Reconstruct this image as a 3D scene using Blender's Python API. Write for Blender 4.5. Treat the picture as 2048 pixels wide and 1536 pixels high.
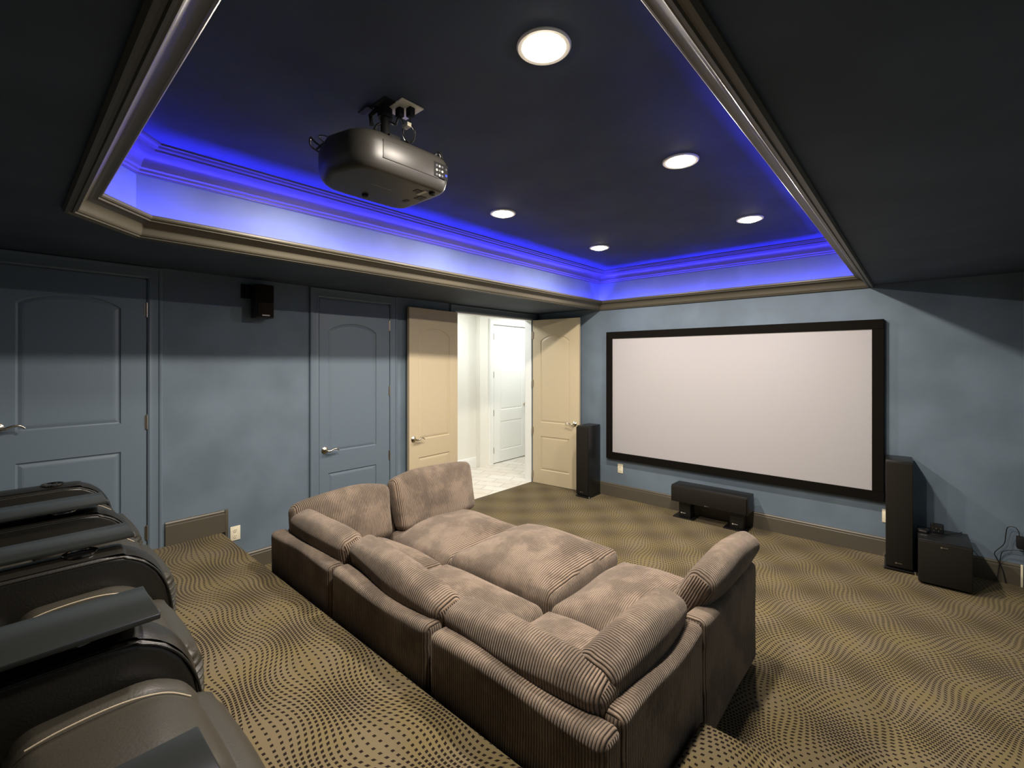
import bpy, bmesh, math, random
from mathutils import Vector, Matrix
random.seed(4)
PI = math.pi
scene = bpy.context.scene
COL = scene.collection
for o in list(bpy.data.objects): bpy.data.objects.remove(o)

# ------------------------------------------------------------------ camera
cam_d = bpy.data.cameras.new('camera'); cam = bpy.data.objects.new('camera', cam_d); COL.objects.link(cam)
cam.location = (0, 0, 1.8); cam.rotation_euler = (PI/2, 0, math.radians(41.82))
cam_d.sensor_width = 36; cam_d.lens = 912.4/2048*36; cam_d.shift_y = -45.6/2048; cam_d.clip_start = .02
scene.camera = cam
# ------------------------------------------------------------------ world, exposure
w = bpy.data.worlds.new('world'); scene.world = w; w.use_nodes = True
w.node_tree.nodes['Background'].inputs[0].default_value = (.35, .45, .6, 1)
w.node_tree.nodes['Background'].inputs[1].default_value = .0
scene.view_settings.view_transform = 'Standard'; scene.view_settings.look = 'None'
scene.view_settings.gamma = 1; scene.view_settings.use_curve_mapping = False
scene.view_settings.exposure = 0.75
LAMP_W = 28.0; BULB_E = 14.0; LED_E = 33.0; HALL_W = 11.5
# dimensions of the room
XL, XR, YS, YB = -4.33, .615, 5.437, -1.75      # left wall, right wall, screen wall, rear wall
ZC, ZT = 2.512, 2.99                            # soffit, tray ceiling
ZP, YP = .378, 1.223                            # platform top and front edge
TXL, TXR, TYN = -3.269, -.336, .20              # the tray recess

# the six downlights' own light and the hall ceiling's
LIGHTS = [(x, y) for x in (-1.06, -2.50) for y in (1.365, 2.685, 4.165)]
def area(name, loc, size, power, color, shape='DISK', rot=(0, 0, 0), sy=None, spread=PI):
    d = bpy.data.lights.new(name, 'AREA'); d.shape = shape; d.size = size
    if sy: d.size_y = sy
    d.energy = power; d.color = color; d.spread = spread
    o = bpy.data.objects.new(name, d); COL.objects.link(o); o.location = loc; o.rotation_euler = rot
    return o

# ------------------------------------------------------------------ materials
class S:
    """socket wrapper with arithmetic"""
    def __init__(s, t, k): s.t, s.k = t, k
    def _m(s, op, *a):
        n = s.t.nodes.new('ShaderNodeMath'); n.operation = op
        for i, v in enumerate((s,)+a):
            if isinstance(v, S): s.t.links.new(v.k, n.inputs[i])
            else: n.inputs[i].default_value = v
        return S(s.t, n.outputs[0])
    def __add__(s, b): return s._m('ADD', b)
    def __sub__(s, b): return s._m('SUBTRACT', b)
    def __mul__(s, b): return s._m('MULTIPLY', b)
    def sin(s): return s._m('SINE')
    def cos(s): return s._m('COSINE')
    def floor(s): return s._m('FLOOR')
    def fract(s): return s._m('FRACT')
    def abs(s): return s._m('ABSOLUTE')
    def mod(s, b): return s._m('FLOORED_MODULO', b)
    def lt(s, b): return s._m('LESS_THAN', b)
    def pow(s, b): return s._m('POWER', b)
    def smooth(s, a, b):
        n = s.t.nodes.new('ShaderNodeMapRange'); n.interpolation_type = 'SMOOTHSTEP'
        s.t.links.new(s.k, n.inputs[0]); n.inputs[1].default_value = a; n.inputs[2].default_value = b
        return S(s.t, n.outputs[0])
def newmat(name):
    m = bpy.data.materials.new(name); m.use_nodes = True
    t = m.node_tree; return m, t, t.nodes['Principled BSDF']
def rgb(c): return (c[0], c[1], c[2], 1)
def mix(t, f, a, b):
    n = t.nodes.new('ShaderNodeMix'); n.data_type = 'RGBA'
    if isinstance(f, S): t.links.new(f.k, n.inputs[0])
    else: n.inputs[0].default_value = f
    for i, v in ((6, a), (7, b)):
        if isinstance(v, tuple): n.inputs[i].default_value = rgb(v)
        else: t.links.new(v, n.inputs[i])
    return n.outputs[2]
def noise(t, scale, detail=3, coord='Object', rough=.5):
    c = t.nodes.new('ShaderNodeTexCoord'); n = t.nodes.new('ShaderNodeTexNoise')
    n.inputs['Scale'].default_value = scale; n.inputs['Detail'].default_value = detail; n.inputs['Roughness'].default_value = rough
    t.links.new(c.outputs[coord], n.inputs['Vector']); return S(t, n.outputs['Fac'])
def bump(t, b, h, strength, dist):
    n = t.nodes.new('ShaderNodeBump'); n.inputs['Strength'].default_value = strength; n.inputs['Distance'].default_value = dist
    t.links.new(h.k, n.inputs['Height']); t.links.new(n.outputs[0], b.inputs['Normal'])
def mat(name, c, rough=.5, metal=0, spec=.5, tex=None, emit=None, es=0, coat=0, var=0):
    m, t, b = newmat(name)
    b.inputs['Base Color'].default_value = rgb(c); b.inputs['Roughness'].default_value = rough
    b.inputs['Metallic'].default_value = metal; b.inputs['Specular IOR Level'].default_value = spec
    b.inputs['Coat Weight'].default_value = coat
    if emit: b.inputs['Emission Color'].default_value = rgb(emit); b.inputs['Emission Strength'].default_value = es
    if tex: bump(t, b, noise(t, tex[0], 4), tex[1], tex[2])
    if var:
        n = noise(t, var, 4).smooth(.3, .7)
        t.links.new(mix(t, n, tuple(x*.88 for x in c), tuple(min(1, x*1.12) for x in c)), b.inputs['Base Color'])
    return m
PAINT = (.130, .172, .215)
M = {}
M['wall'] = mat('blue_grey_wall_paint', PAINT, .6, spec=.3, tex=(260, .12, .002), var=2.5)
M['door_blue'] = mat('blue_grey_satin_paint', PAINT, .42, spec=.45, tex=(40, .05, .002))
M['ceiling'] = mat('dark_navy_ceiling_paint', (.062, .080, .108), .75, spec=.2, tex=(260, .1, .002), var=2)
M['trim'] = mat('dark_bronze_trim_paint', (.085, .075, .053), .42, spec=.5, tex=(30, .04, .002))
M['base'] = mat('dark_brown_baseboard_paint', (.085, .075, .055), .4, spec=.5, tex=(30, .04, .002))
M['cream'] = mat('cream_door_paint', (.54, .455, .305), .4, spec=.45, tex=(40, .05, .002))
M['white'] = mat('white_trim_paint', (.82, .83, .80), .4, spec=.4)
M['hallwall'] = mat('offwhite_hall_paint', (.78, .77, .70), .6, spec=.3, tex=(200, .08, .002))
M['screen'] = mat('matte_white_projection_fabric', (.41, .395, .40), .9, spec=.1)
M['velvet'] = mat('black_velvet_frame', (.006, .005, .004), .95, spec=.08)
M['chrome'] = mat('brushed_nickel', (.62, .56, .46), .22, metal=1)
M['brass'] = mat('aged_nickel_hinge', (.42, .37, .30), .35, metal=1)
M['plate'] = mat('almond_plastic', (.80, .74, .56), .35)
M['slot'] = mat('dark_slot', (.03, .02, .02), .6)
M['black'] = mat('black_vinyl_veneer', (.008, .008, .008), .38, spec=.5, tex=(180, .25, .002))
M['grille'] = mat('black_speaker_cloth', (.014, .012, .009), .9, spec=.15, tex=(900, .5, .001))
M['gloss'] = mat('gloss_black', (.008, .008, .009), .08, spec=.6)
M['plastic'] = mat('dark_projector_plastic', (.040, .037, .032), .42, spec=.5, tex=(500, .15, .001))
M['plastic2'] = mat('black_plastic', (.009, .009, .009), .7, spec=.25)
M['darkchrome'] = mat('dark_chrome', (.12, .11, .10), .12, metal=1)
M['label'] = mat('pale_label', (.55, .52, .45), .5)
M['silver'] = mat('silver_mark', (.7, .7, .7), .3, metal=1)
M['leather'] = mat('dark_brown_leather', (.038, .034, .026), .38, spec=.55, tex=(130, .22, .003))
M['leather2'] = mat('black_leather', (.011, .010, .008), .33, spec=.6, tex=(130, .22, .003))
M['thread'] = mat('tan_thread', (.45, .38, .27), .6)
M['tray'] = mat('black_laminate', (.020, .022, .021), .2, spec=.6)
M['cable'] = mat('black_cable', (.01, .01, .01), .45)
M['ring'] = mat('white_light_trim', (.80, .76, .68), .4)
M['bulb'] = mat('lit_bulb', (.9, .9, .9), .3, emit=(1, .90, .74), es=BULB_E)
M['led'] = mat('blue_led_strip', (.05, .05, .4), .4, emit=(.035, .03, 1.0), es=LED_E*10)
M['halllamp'] = mat('lit_hall_diffuser', (.9, .9, .9), .4, emit=(1, .98, .95), es=3)
M['blueled'] = mat('blue_port_plastic', (.03, .05, .5), .4)
M['felt'] = mat('black_dust_fabric', (.01, .01, .01), .9)

def carpet(name):
    m, t, b = newmat(name)
    c = t.nodes.new('ShaderNodeTexCoord'); s = t.nodes.new('ShaderNodeSeparateXYZ'); t.links.new(c.outputs['Object'], s.inputs[0])
    x0, y0, z0 = (S(t, s.outputs[i]) for i in range(3))
    y0 = y0 - z0                                   # carries the pattern down the risers
    k = 2*PI/.60; A = .036
    # staggered grid of small dots, crowding in towards nodes and spreading between them
    xr = x0 + (y0*k*.36 + (x0*3.1).sin()).sin()*.045; yr = y0 + (x0*k*.31 + .8).sin()*.040
    cx, sx_, cy, sy_ = (xr*k).cos(), (xr*k).sin(), (yr*k).cos(), (yr*k).sin()
    x = xr + sx_*cy*A; y = yr + cx*sy_*A
    den = cx*cy*(A*k) + 1.0
    g = .0235
    v = y*(1/g); row = v.floor()
    u = x*(1/g) + row.mod(2.0)*.5
    fu = (u.fract() - .5).abs()._m('DIVIDE', den); fv = (v.fract() - .5).abs()._m('DIVIDE', den)
    dot = (fu.smooth(.30, .24))*(fv.smooth(.27, .21))
    n1 = noise(t, 5, 4).smooth(.35, .65)
    n2 = noise(t, 900, 2)
    base = mix(t, n1, (.138, .106, .040), (.135, .106, .068))
    base = mix(t, n2, base, (.172, .136, .072))
    col = mix(t, dot, base, (.012, .007, .005))
    t.links.new(col, b.inputs['Base Color']); b.inputs['Roughness'].default_value = .95
    b.inputs['Specular IOR Level'].default_value = .1
    b.inputs['Sheen Weight'].default_value = .04
    bump(t, b, n2 - dot*.5, .5, .004)
    return m
M['carpet'] = carpet('patterned_olive_carpet')

def corduroy(name, c, wale=.0125):
    m, t, b = newmat(name)
    uv = t.nodes.new('ShaderNodeUVMap'); s = t.nodes.new('ShaderNodeSeparateXYZ'); t.links.new(uv.outputs[0], s.inputs[0])
    u, v = S(t, s.outputs[0]), S(t, s.outputs[1])
    wob = noise(t, 9, 2)*.012
    r = ((u + wob)*(PI/wale)).sin().abs()
    h = r.pow(.45)
    nap = noise(t, 4.5, 5, rough=.62).smooth(.40, .62)
    fine = noise(t, 420, 2)
    col = mix(t, nap, tuple(x*.66 for x in c), tuple(x*1.28 for x in c))
    col = mix(t, (h*1.0).smooth(.35, .95), tuple(x*.14 for x in c), col)  # grooves darkened: ground weave plus the shade between wales, put into the colour
    t.links.new(col, b.inputs['Base Color']); b.inputs['Roughness'].default_value = .85
    b.inputs['Specular IOR Level'].default_value = .15
    b.inputs['Sheen Weight'].default_value = .35; b.inputs['Sheen Roughness'].default_value = .4
    b.inputs['Sheen Tint'].default_value = (.9, .8, .7, 1)
    bump(t, b, h + fine*.15, 1.0, .009)
    return m
M['cord'] = corduroy('taupe_corduroy', (.215, .160, .118))
M['cord_dark'] = M['cord']

def tiles(name):
    m, t, b = newmat(name)
    c = t.nodes.new('ShaderNodeTexCoord'); mp = t.nodes.new('ShaderNodeMapping'); mp.inputs['Rotation'].default_value = (0, 0, math.radians(-20))
    t.links.new(c.outputs['Object'], mp.inputs[0])
    k = t.nodes.new('ShaderNodeTexBrick'); t.links.new(mp.outputs[0], k.inputs[0])
    k.inputs['Color1'].default_value = (.62, .57, .49, 1); k.inputs['Color2'].default_value = (.72, .69, .62, 1)
    k.inputs['Mortar'].default_value = (.36, .31, .26, 1); k.inputs['Scale'].default_value = 1; k.inputs['Mortar Size'].default_value = .005
    k.inputs['Brick Width'].default_value = .40; k.inputs['Row Height'].default_value = .20
    n = noise(t, 9, 6).smooth(.5, .75)
    t.links.new(mix(t, n*.5, k.outputs[0], (.50, .44, .36)), b.inputs['Base Color']); b.inputs['Roughness'].default_value = .3
    return m
M['tile'] = tiles('travertine_tile')

# ------------------------------------------------------------------ mesh helpers
def link(name, me, parent=None, smooth=None):
    o = bpy.data.objects.new(name, me); COL.objects.link(o)
    if parent: o.parent = parent
    if smooth is not None:
        for p in me.polygons: p.use_smooth = True
        try: me.set_sharp_from_angle(angle=math.radians(smooth))
        except Exception: pass
    return o
def mesh(name, verts, faces, m, parent=None, smooth=None, mats=None, fm=None):
    me = bpy.data.meshes.new(name); me.from_pydata([tuple(v) for v in verts], [], faces)
    for q in (mats or [m]): me.materials.append(q)
    if fm: me.polygons.foreach_set('material_index', fm)
    bm = bmesh.new(); bm.from_mesh(me); bmesh.ops.recalc_face_normals(bm, faces=bm.faces); bm.to_mesh(me); bm.free()
    me.update(); return link(name, me, parent, smooth)
class MB:
    def __init__(s): s.v = []; s.f = []
    def add(s, vs, fs, mtx=None):
        n = len(s.v); s.v += [(mtx @ Vector(v)) if mtx else Vector(v) for v in vs]; s.f += [tuple(i+n for i in f) for f in fs]; return s
    def box(s, a, b, mtx=None):
        x0, y0, z0 = a; x1, y1, z1 = b
        return s.add([(x0,y0,z0),(x1,y0,z0),(x1,y1,z0),(x0,y1,z0),(x0,y0,z1),(x1,y0,z1),(x1,y1,z1),(x0,y1,z1)],
                     [(0,3,2,1),(4,5,6,7),(0,1,5,4),(1,2,6,5),(2,3,7,6),(3,0,4,7)], mtx)
    def cyl(s, c, r, h, n=24, r2=None, axis='z', mtx=None):
        r2 = r if r2 is None else r2; vs = []
        for k, (rr, zz) in enumerate(((r, 0), (r2, h))):
            for i in range(n):
                a = 2*PI*i/n; p = (rr*math.cos(a), rr*math.sin(a), zz)
                if axis == 'x': p = (p[2], p[0], p[1])
                if axis == 'y': p = (p[0], p[2], p[1])
                vs.append((c[0]+p[0], c[1]+p[1], c[2]+p[2]))
        fs = [tuple(range(n))[::-1], tuple(range(n, 2*n))] + [(i, (i+1) % n, n+(i+1) % n, n+i) for i in range(n)]
        return s.add(vs, fs, mtx)
    def lathe(s, c, prof, n=32, mtx=None):
        vs = [(c[0]+r*math.cos(2*PI*i/n), c[1]+r*math.sin(2*PI*i/n), c[2]+z) for r, z in prof for i in range(n)]
        fs = [(k*n+i, k*n+(i+1) % n, (k+1)*n+(i+1) % n, (k+1)*n+i) for k in range(len(prof)-1) for i in range(n)]
        return s.add(vs, fs, mtx)
    def tube(s, pts, r, n=8, mtx=None, rad=None):
        pts = [Vector(p) for p in pts]; vs = []; up = Vector((0.13, .21, 1)).normalized()
        for i, p in enumerate(pts):
            d = (pts[min(i+1, len(pts)-1)] - pts[max(i-1, 0)]).normalized()
            a = d.cross(up)
            if a.length < 1e-3: a = d.cross(Vector((1, 0, 0)))
            a.normalize(); b = d.cross(a); rr = rad[i] if rad else r
            for k in range(n):
                t = 2*PI*k/n; vs.append(p + a*rr*math.cos(t) + b*rr*math.sin(t))
        m = len(pts)
        fs = [(i*n+k, i*n+(k+1) % n, (i+1)*n+(k+1) % n, (i+1)*n+k) for i in range(m-1) for k in range(n)]
        fs += [tuple(range(n))[::-1], tuple(range((m-1)*n, m*n))]
        return s.add(vs, fs, mtx)
    def build(s, name, m, parent=None, smooth=None, bevel=0, seg=2):
        o = mesh(name, s.v, s.f, m, parent, None)
        if bevel:
            bm = bmesh.new(); bm.from_mesh(o.data)
            bmesh.ops.bevel(bm, geom=bm.edges[:], offset=bevel, segments=seg, affect='EDGES', profile=.5, clamp_overlap=True)
            bm.to_mesh(o.data); bm.free()
            if smooth is None: smooth = 40
        if smooth is not None:
            for p in o.data.polygons: p.use_smooth = True
            try: o.data.set_sharp_from_angle(angle=math.radians(smooth))
            except Exception: pass
        return o
def spline(pts, n=8):
    P = [Vector(p) for p in pts]; out = []
    for i in range(len(P)-1):
        a, b, c, d = P[max(i-1, 0)], P[i], P[i+1], P[min(i+2, len(P)-1)]
        for k in range(n):
            t = k/n
            out.append(.5*((2*b) + (c-a)*t + (2*a-5*b+4*c-d)*t*t + (3*b-a-3*c+d)*t**3))
    out.append(P[-1]); return out
def empty(name, loc, rz=0, label=None, cat=None, group=None):
    o = bpy.data.objects.new(name, None); COL.objects.link(o); o.location = loc; o.rotation_euler = (0, 0, rz); o.empty_display_size = .1
    tag(o, label, cat, group); return o
def tag(o, label=None, cat=None, group=None, kind=None):
    if label: o['label'] = label
    if cat: o['category'] = cat
    if group: o['group'] = group
    if kind: o['kind'] = kind
    return o
def struct(o, label=None, cat=None): return tag(o, label, cat, None, 'structure')
def clone(o, parent=None):
    c = o.copy(); COL.objects.link(c); c.parent = parent
    for ch in list(o.children): clone(ch, c)
    return c

def rbox(dims, r, seg=4, n=(6, 6, 6), crown=(0, 0, 0), fn=None):
    """soft rounded box about the origin; returns verts, faces"""
    h = [d/2 for d in dims]; ax = []
    for i in range(3):
        a = [h[i] - r + r*k/seg for k in range(seg+1)]
        inner = [-(h[i]-r) + 2*(h[i]-r)*k/n[i] for k in range(1, n[i])]
        ax.append([-x for x in a[::-1]] + inner + a)
    V = {}; vs = []; fs = []
    def vid(i, j, k):
        key = (i, j, k)
        if key in V: return V[key]
        p = Vector((ax[0][i], ax[1][j], ax[2][k])); q = Vector([max(-(h[c]-r), min(h[c]-r, p[c])) for c in range(3)])
        d = p-q
        if d.length > 1e-9:
            # sphere direction from the box direction (even spacing)
            dd = Vector([math.tan(max(-1, min(1, d[c]/r))*PI/4) for c in range(3)])
            mx = max(abs(dd.x), abs(dd.y), abs(dd.z)); p = q + dd.normalized()*r
        s = [max(-1, min(1, p[c]/h[c])) for c in range(3)]
        g = [1-s[c]*s[c] for c in range(3)]
        p = Vector((p.x + s[0]*crown[0]*g[1]*g[2], p.y + s[1]*crown[1]*g[0]*g[2], p.z + s[2]*crown[2]*g[0]*g[1]))
        if fn: p = fn(p, s)
        V[key] = len(vs); vs.append(p); return V[key]
    N = [len(a)-1 for a in ax]
    for (a, b, c) in ((0, 1, 2), (0, 2, 1), (1, 2, 0)):
        for side in (0, N[c]):
            for i in range(N[a]):
                for j in range(N[b]):
                    q = []
                    for di, dj in ((0, 0), (1, 0), (1, 1), (0, 1)):
                        k = [0, 0, 0]; k[a] = i+di; k[b] = j+dj; k[c] = side; q.append(vid(*k))
                    fs.append(tuple(q))
    return vs, fs
def soft(name, dims, r, m, parent, loc=(0, 0, 0), rot=(0, 0, 0), ribs='x', seg=4, n=(6, 6, 6), crown=(0, 0, 0), fn=None, wob=0.0, seed=0, smooth=75):
    rnd = random.Random(seed); ph = [rnd.uniform(0, 6.28) for _ in range(6)]
    def f2(p, s):
        if fn: p = fn(p, s)
        if wob:
            p = p + Vector((math.sin(p.y*11+ph[0])*math.sin(p.z*13+ph[1]), math.sin(p.x*9+ph[2])*math.sin(p.z*12+ph[3]),
                            math.sin(p.x*10+ph[4])*math.sin(p.y*12+ph[5])))*wob
        return p
    vs, fs = rbox(dims, r, seg, n, crown, f2)
    o = mesh(name, vs, fs, m, parent, smooth)
    o.location = loc; o.rotation_euler = rot
    me = o.data; uv = me.uv_layers.new(name='UVMap')
    for p in me.polygons:
        nn = p.normal
        for li in p.loop_indices:
            co = me.vertices[me.loops[li].vertex_index].co
            if ribs == 'x': u = co.y if abs(nn.x) > .80 else co.x
            elif ribs == 'y': u = co.x if abs(nn.y) > .80 else co.y
            uv.data[li].uv = (u, co.z)
    return o

# ------------------------------------------------------------------ polygon offset and sweep
def inset(poly, d):
    """inward offset of a CCW convex-ish polygon"""
    n = len(poly); out = []
    for i in range(n):
        a, b, c = Vector(poly[i-1]), Vector(poly[i]), Vector(poly[(i+1) % n])
        e1 = (b-a).normalized(); e2 = (c-b).normalized()
        n1 = Vector((-e1.y, e1.x)); n2 = Vector((-e2.y, e2.x))
        bis = (n1+n2); k = d/(max(.2, (1+n1.dot(n2)))); out.append(b + bis*k)
    return out
def sweep(name, poly, prof, m, parent=None, closed=True, smooth=28):
    loops = [[(*p, z) for p in inset(poly, a)] for a, z in prof]; n = len(poly)
    vs = [v for l in loops for v in l]
    fs = [(k*n+i, k*n+(i+1) % n, (k+1)*n+(i+1) % n, (k+1)*n+i) for k in range(len(prof)-1) for i in range(n)]
    return mesh(name, vs, fs, m, parent, smooth)
def bez(a, c, b, n=8):
    a, b, c = Vector(a), Vector(b), Vector(c)
    return [tuple(a*(1-t)**2 + c*2*t*(1-t) + b*t*t) for t in [k/n for k in range(n+1)]]

# ================================================================== THE ROOM
def wall_with_holes(name, axis, pos, thick, a0, a1, z0, z1, holes, m, mats=None):
    """plane wall: cells between hole borders become boxes (one mesh)"""
    b = MB(); xs = sorted({a0, a1, *[h[0] for h in holes], *[h[1] for h in holes]}); zs = sorted({z0, z1, *[h[2] for h in holes], *[h[3] for h in holes]})
    for i in range(len(xs)-1):
        col = []
        for k in range(len(zs)-1):
            cx, cz = (xs[i]+xs[i+1])/2, (zs[k]+zs[k+1])/2
            if any(h[0] < cx < h[1] and h[2] < cz < h[3] for h in holes): continue
            if axis == 'x': b.box((min(pos, pos+thick), xs[i], zs[k]), (max(pos, pos+thick), xs[i+1], zs[k+1]))
            else: b.box((xs[i], min(pos, pos+thick), zs[k]), (xs[i+1], max(pos, pos+thick), zs[k+1]))
    return struct(b.build(name, m))
D1 = (-.10, .727, ZP, 2.42); D2 = (2.037, 2.828, 0, 2.42); D3 = (3.775, 5.285, 0, 2.42)
wall_with_holes('wall_left', 'x', XL, -.12, YB, YS+.12, 0, 3.1, [D1, D2, D3], M['wall'])
struct(MB().box((XL-.0, YS, 0), (XR+.12, YS+.12, 3.1)).build('wall_front', M['wall']))
struct(MB().box((XR, YB, 0), (XR+.12, YS, 3.1)).build('wall_right', M['wall']))
struct(MB().box((XL-.12, YB-.12, 0), (XR+.12, YB, 3.1)).build('wall_back', M['wall']))
struct(MB().box((XL, YP-.02, -.1), (XR, YS, 0)).build('floor', M['carpet']))
def nosed(name, x0, x1, y0, y1, z):          # carpeted block with a rounded nosing
    o = MB().box((x0, y0, 0), (x1, y1, z)).build(name, M['carpet'], bevel=.018, seg=3); return struct(o)
nosed('floor_platform', XL, XR, YB, YP, ZP)
nosed('floor_step', -.708, XR, YP, 2.02, .25)
# soffit with the tray opening (chamfered near corners), tray sides and tray ceiling
TR = [(TXL, YS), (TXL, .50), (TXL+.32, TYN), (TXR-.32, TYN), (TXR, .50), (TXR, YS)]    # CCW
bm = bmesh.new()
outer = [(XL, YB), (XR, YB), (XR, YS), (XL, YS)]
def soffit_mesh(z):
    vs = [(XL, YB, z), (XR, YB, z), (XR, YS, z), (XL, YS, z)] + [(x, y, z) for x, y in TR]
    # 4..9 = TR: 4(TXL,YS) 5(TXL,.5) 6 7 8(TXR,.5) 9(TXR,YS)
    return vs, [(0, 1, 7, 6), (0, 6, 5), (0, 5, 4, 3), (1, 8, 7), (1, 2, 9, 8)]
vs, fs = soffit_mesh(ZC); struct(mesh('ceiling', vs, fs, M['ceiling']))
struct(mesh('ceiling_tray', [(TXL-.05, TYN-.05, ZT), (TXR+.05, TYN-.05, ZT), (TXR+.05, YS+.01, ZT), (TXL-.05, YS+.01, ZT)], [(0, 1, 2, 3)], M['ceiling']))
vs = [(x, y, z) for z in (ZC, ZT+.03) for x, y in TR]
struct(mesh('wall_tray', vs, [(i, i+1, i+7, i+6) for i in range(5)], M['wall']))
# roof slab that closes the box above
struct(MB().box((XL-.12, YB-.12, 3.1), (XR+.12, YS+.12, 3.16)).build('ceiling_slab', M['ceiling']))
# lower crown moulding: beads, cove, lip, and the light channel behind it
lip = [(-.016, ZC+.001), (-.016, 2.500), (-.008, 2.488), (.004, 2.488), (.008, 2.496), (.016, 2.496), (.020, 2.490), (.030, 2.492), (.033, 2.501), (.040, 2.501), (.046, 2.507)]
lip += bez((.048, 2.512), (.052, 2.562), (.112, 2.572), 8)
lip += [(.118, 2.572), (.120, 2.580), (.130, 2.583), (.136, 2.590), (.136, 2.600), (.130, 2.606), (.120, 2.606), (.116, 2.597), (.062, 2.566), (.041, 2.517), (.0, 2.515)]
lip = [(a*.88 if a > 0 else a, z) for a, z in lip]
up = [(0, 2.850), (.012, 2.850), (.014, 2.858), (.022, 2.864), (.026, 2.876), (.034, 2.882)] + bez((.036, 2.886), (.050, 2.945), (.130, 2.955), 8)
struct(sweep('trim_1', TR, lip, M['trim']))
up += [(.136, 2.955), (.140, 2.964), (.158, 2.968), (.166, 2.978), (.180, 2.980), (.184, 2.992)]
struct(sweep('trim_2', TR, up, M['trim']))
# blue LED strip lying in the channel
LEDP = [(TXR, 2.15), (TXR, YS), (TXL, YS), (TXL, .50), (TXL+.17, .355)]      # runs round the far, left and half the right side
def open_off(P, d):
    out = []
    for i in range(len(P)):
        p = Vector(P[i]); ns = []
        if i > 0: e = (p-Vector(P[i-1])).normalized(); ns.append(Vector((-e.y, e.x)))
        if i < len(P)-1: e = (Vector(P[i+1])-p).normalized(); ns.append(Vector((-e.y, e.x)))
        q = sum(ns, Vector((0, 0))); out.append(p + q*d/(1 + (ns[0].dot(ns[-1]) if len(ns) > 1 else 1))*(2/len(ns) if len(ns) == 1 else 1))
    return out
l1, l2 = open_off(LEDP, .018), open_off(LEDP, .030); vs = []; fs = []; n = len(LEDP)
for i in range(n): vs += [(*l1[i], 2.518), (*l2[i], 2.518), (*l2[i], 2.524), (*l1[i], 2.524)]
for i in range(n-1):
    for k in range(4): fs.append((i*4+k, i*4+(k+1) % 4, (i+1)*4+(k+1) % 4, (i+1)*4+k))
fs += [(0, 1, 2, 3), (n*4-4, n*4-3, n*4-2, n*4-1)]
ledo = mesh('led_strip', vs, fs, M['led']); tag(ledo, 'blue LED light strip hidden in the ledge of the tray ceiling moulding', 'light strip')

# baseboards
def baseboard(name, p0, p1, nrm, z0, h, m, t=.016, endcap=False):
    p0, p1, nrm = Vector(p0), Vector(p1), Vector(nrm)
    prof = [(0, z0), (t, z0), (t, z0+h-.032), (t-.004, z0+h-.028), (t-.003, z0+h-.012), (t-.009, z0+h-.004), (t-.010, z0+h), (0, z0+h)]
    vs = [(*(p+nrm*a), z) for p in (p0, p1) for a, z in prof]; n = len(prof)
    fs = [(i, (i+1) % n, n+(i+1) % n, n+i) for i in range(n)] + [tuple(range(n)), tuple(range(n, 2*n))[::-1]]
    return struct(mesh(name, vs, fs, m))
baseboard('baseboard_front', (-3.5, YS), (XR-.005, YS), (0, -1), 0, .172, M['base'])
baseboard('baseboard_left', (XL, YP+.03), (XL, 1.905), (1, 0), 0, .15, M['base'])
baseboard('baseboard_left', (XL, .835), (XL, YP+.036), (1, 0), ZP, .182, M['base'])
b = MB().box((XL, YP+.014, .30), (XL+.018, YP+.040, ZP+.182)); struct(b.build('trim_3', M['base'], bevel=.004))
b = MB().box((XR-.018, YS-.03, 0), (XR-.004, YS-.018, .178)); struct(b.build('trim_4', M['plate'], bevel=.003))

# door casings
def casing(name, y0, y1, z0, z1, wd, m, x=XL, s=1):
    """picture-frame moulding round a door hole, three-sided"""
    prof = [(0, .0), (0, .012), (.012, .018), (.030, .014), (wd-.026, .016), (wd-.022, .022), (wd-.010, .024), (wd-.004, .020), (wd, 0)]
    rings = []
    for a, d in prof: rings.append([(x+s*d, y0-a, z0), (x+s*d, y0-a, z1+a), (x+s*d, y1+a, z1+a), (x+s*d, y1+a, z0)])
    vs = [v for r in rings for v in r]
    fs = [(k*4+i, k*4+i+1, (k+1)*4+i+1, (k+1)*4+i) for k in range(len(prof)-1) for i in range(3)]
    return struct(mesh(name, vs, fs, m, smooth=25))
casing('trim_5', D1[0], D1[1], ZP, 2.42, .092, M['door_blue']); casing('trim_6', D2[0], D2[1], 0, 2.42, .092, M['door_blue']); casing('trim_7', D3[0], D3[1], 0, 2.42, .090, M['door_blue'])
casing('trim_8', D3[0], D3[1], 0, 2.42, .09, M['white'], x=XL-.12, s=-1)
def jamb(name, d, m, y_in=.012):
    b = MB(); x0, x1 = XL-.121, XL-.002
    b.box((x0, d[0]-.002, d[2]), (x1, d[0]+y_in, d[3])); b.box((x0, d[1]-y_in, d[2]), (x1, d[1]+.002, d[3])); b.box((x0, d[0], d[3]-y_in), (x1, d[1], d[3]+.002))
    return struct(b.build(name, m))
jamb('trim_9', D1, M['door_blue']); jamb('trim_10', D2, M['door_blue']); jamb('trim_11', D3, M['white'])

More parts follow.
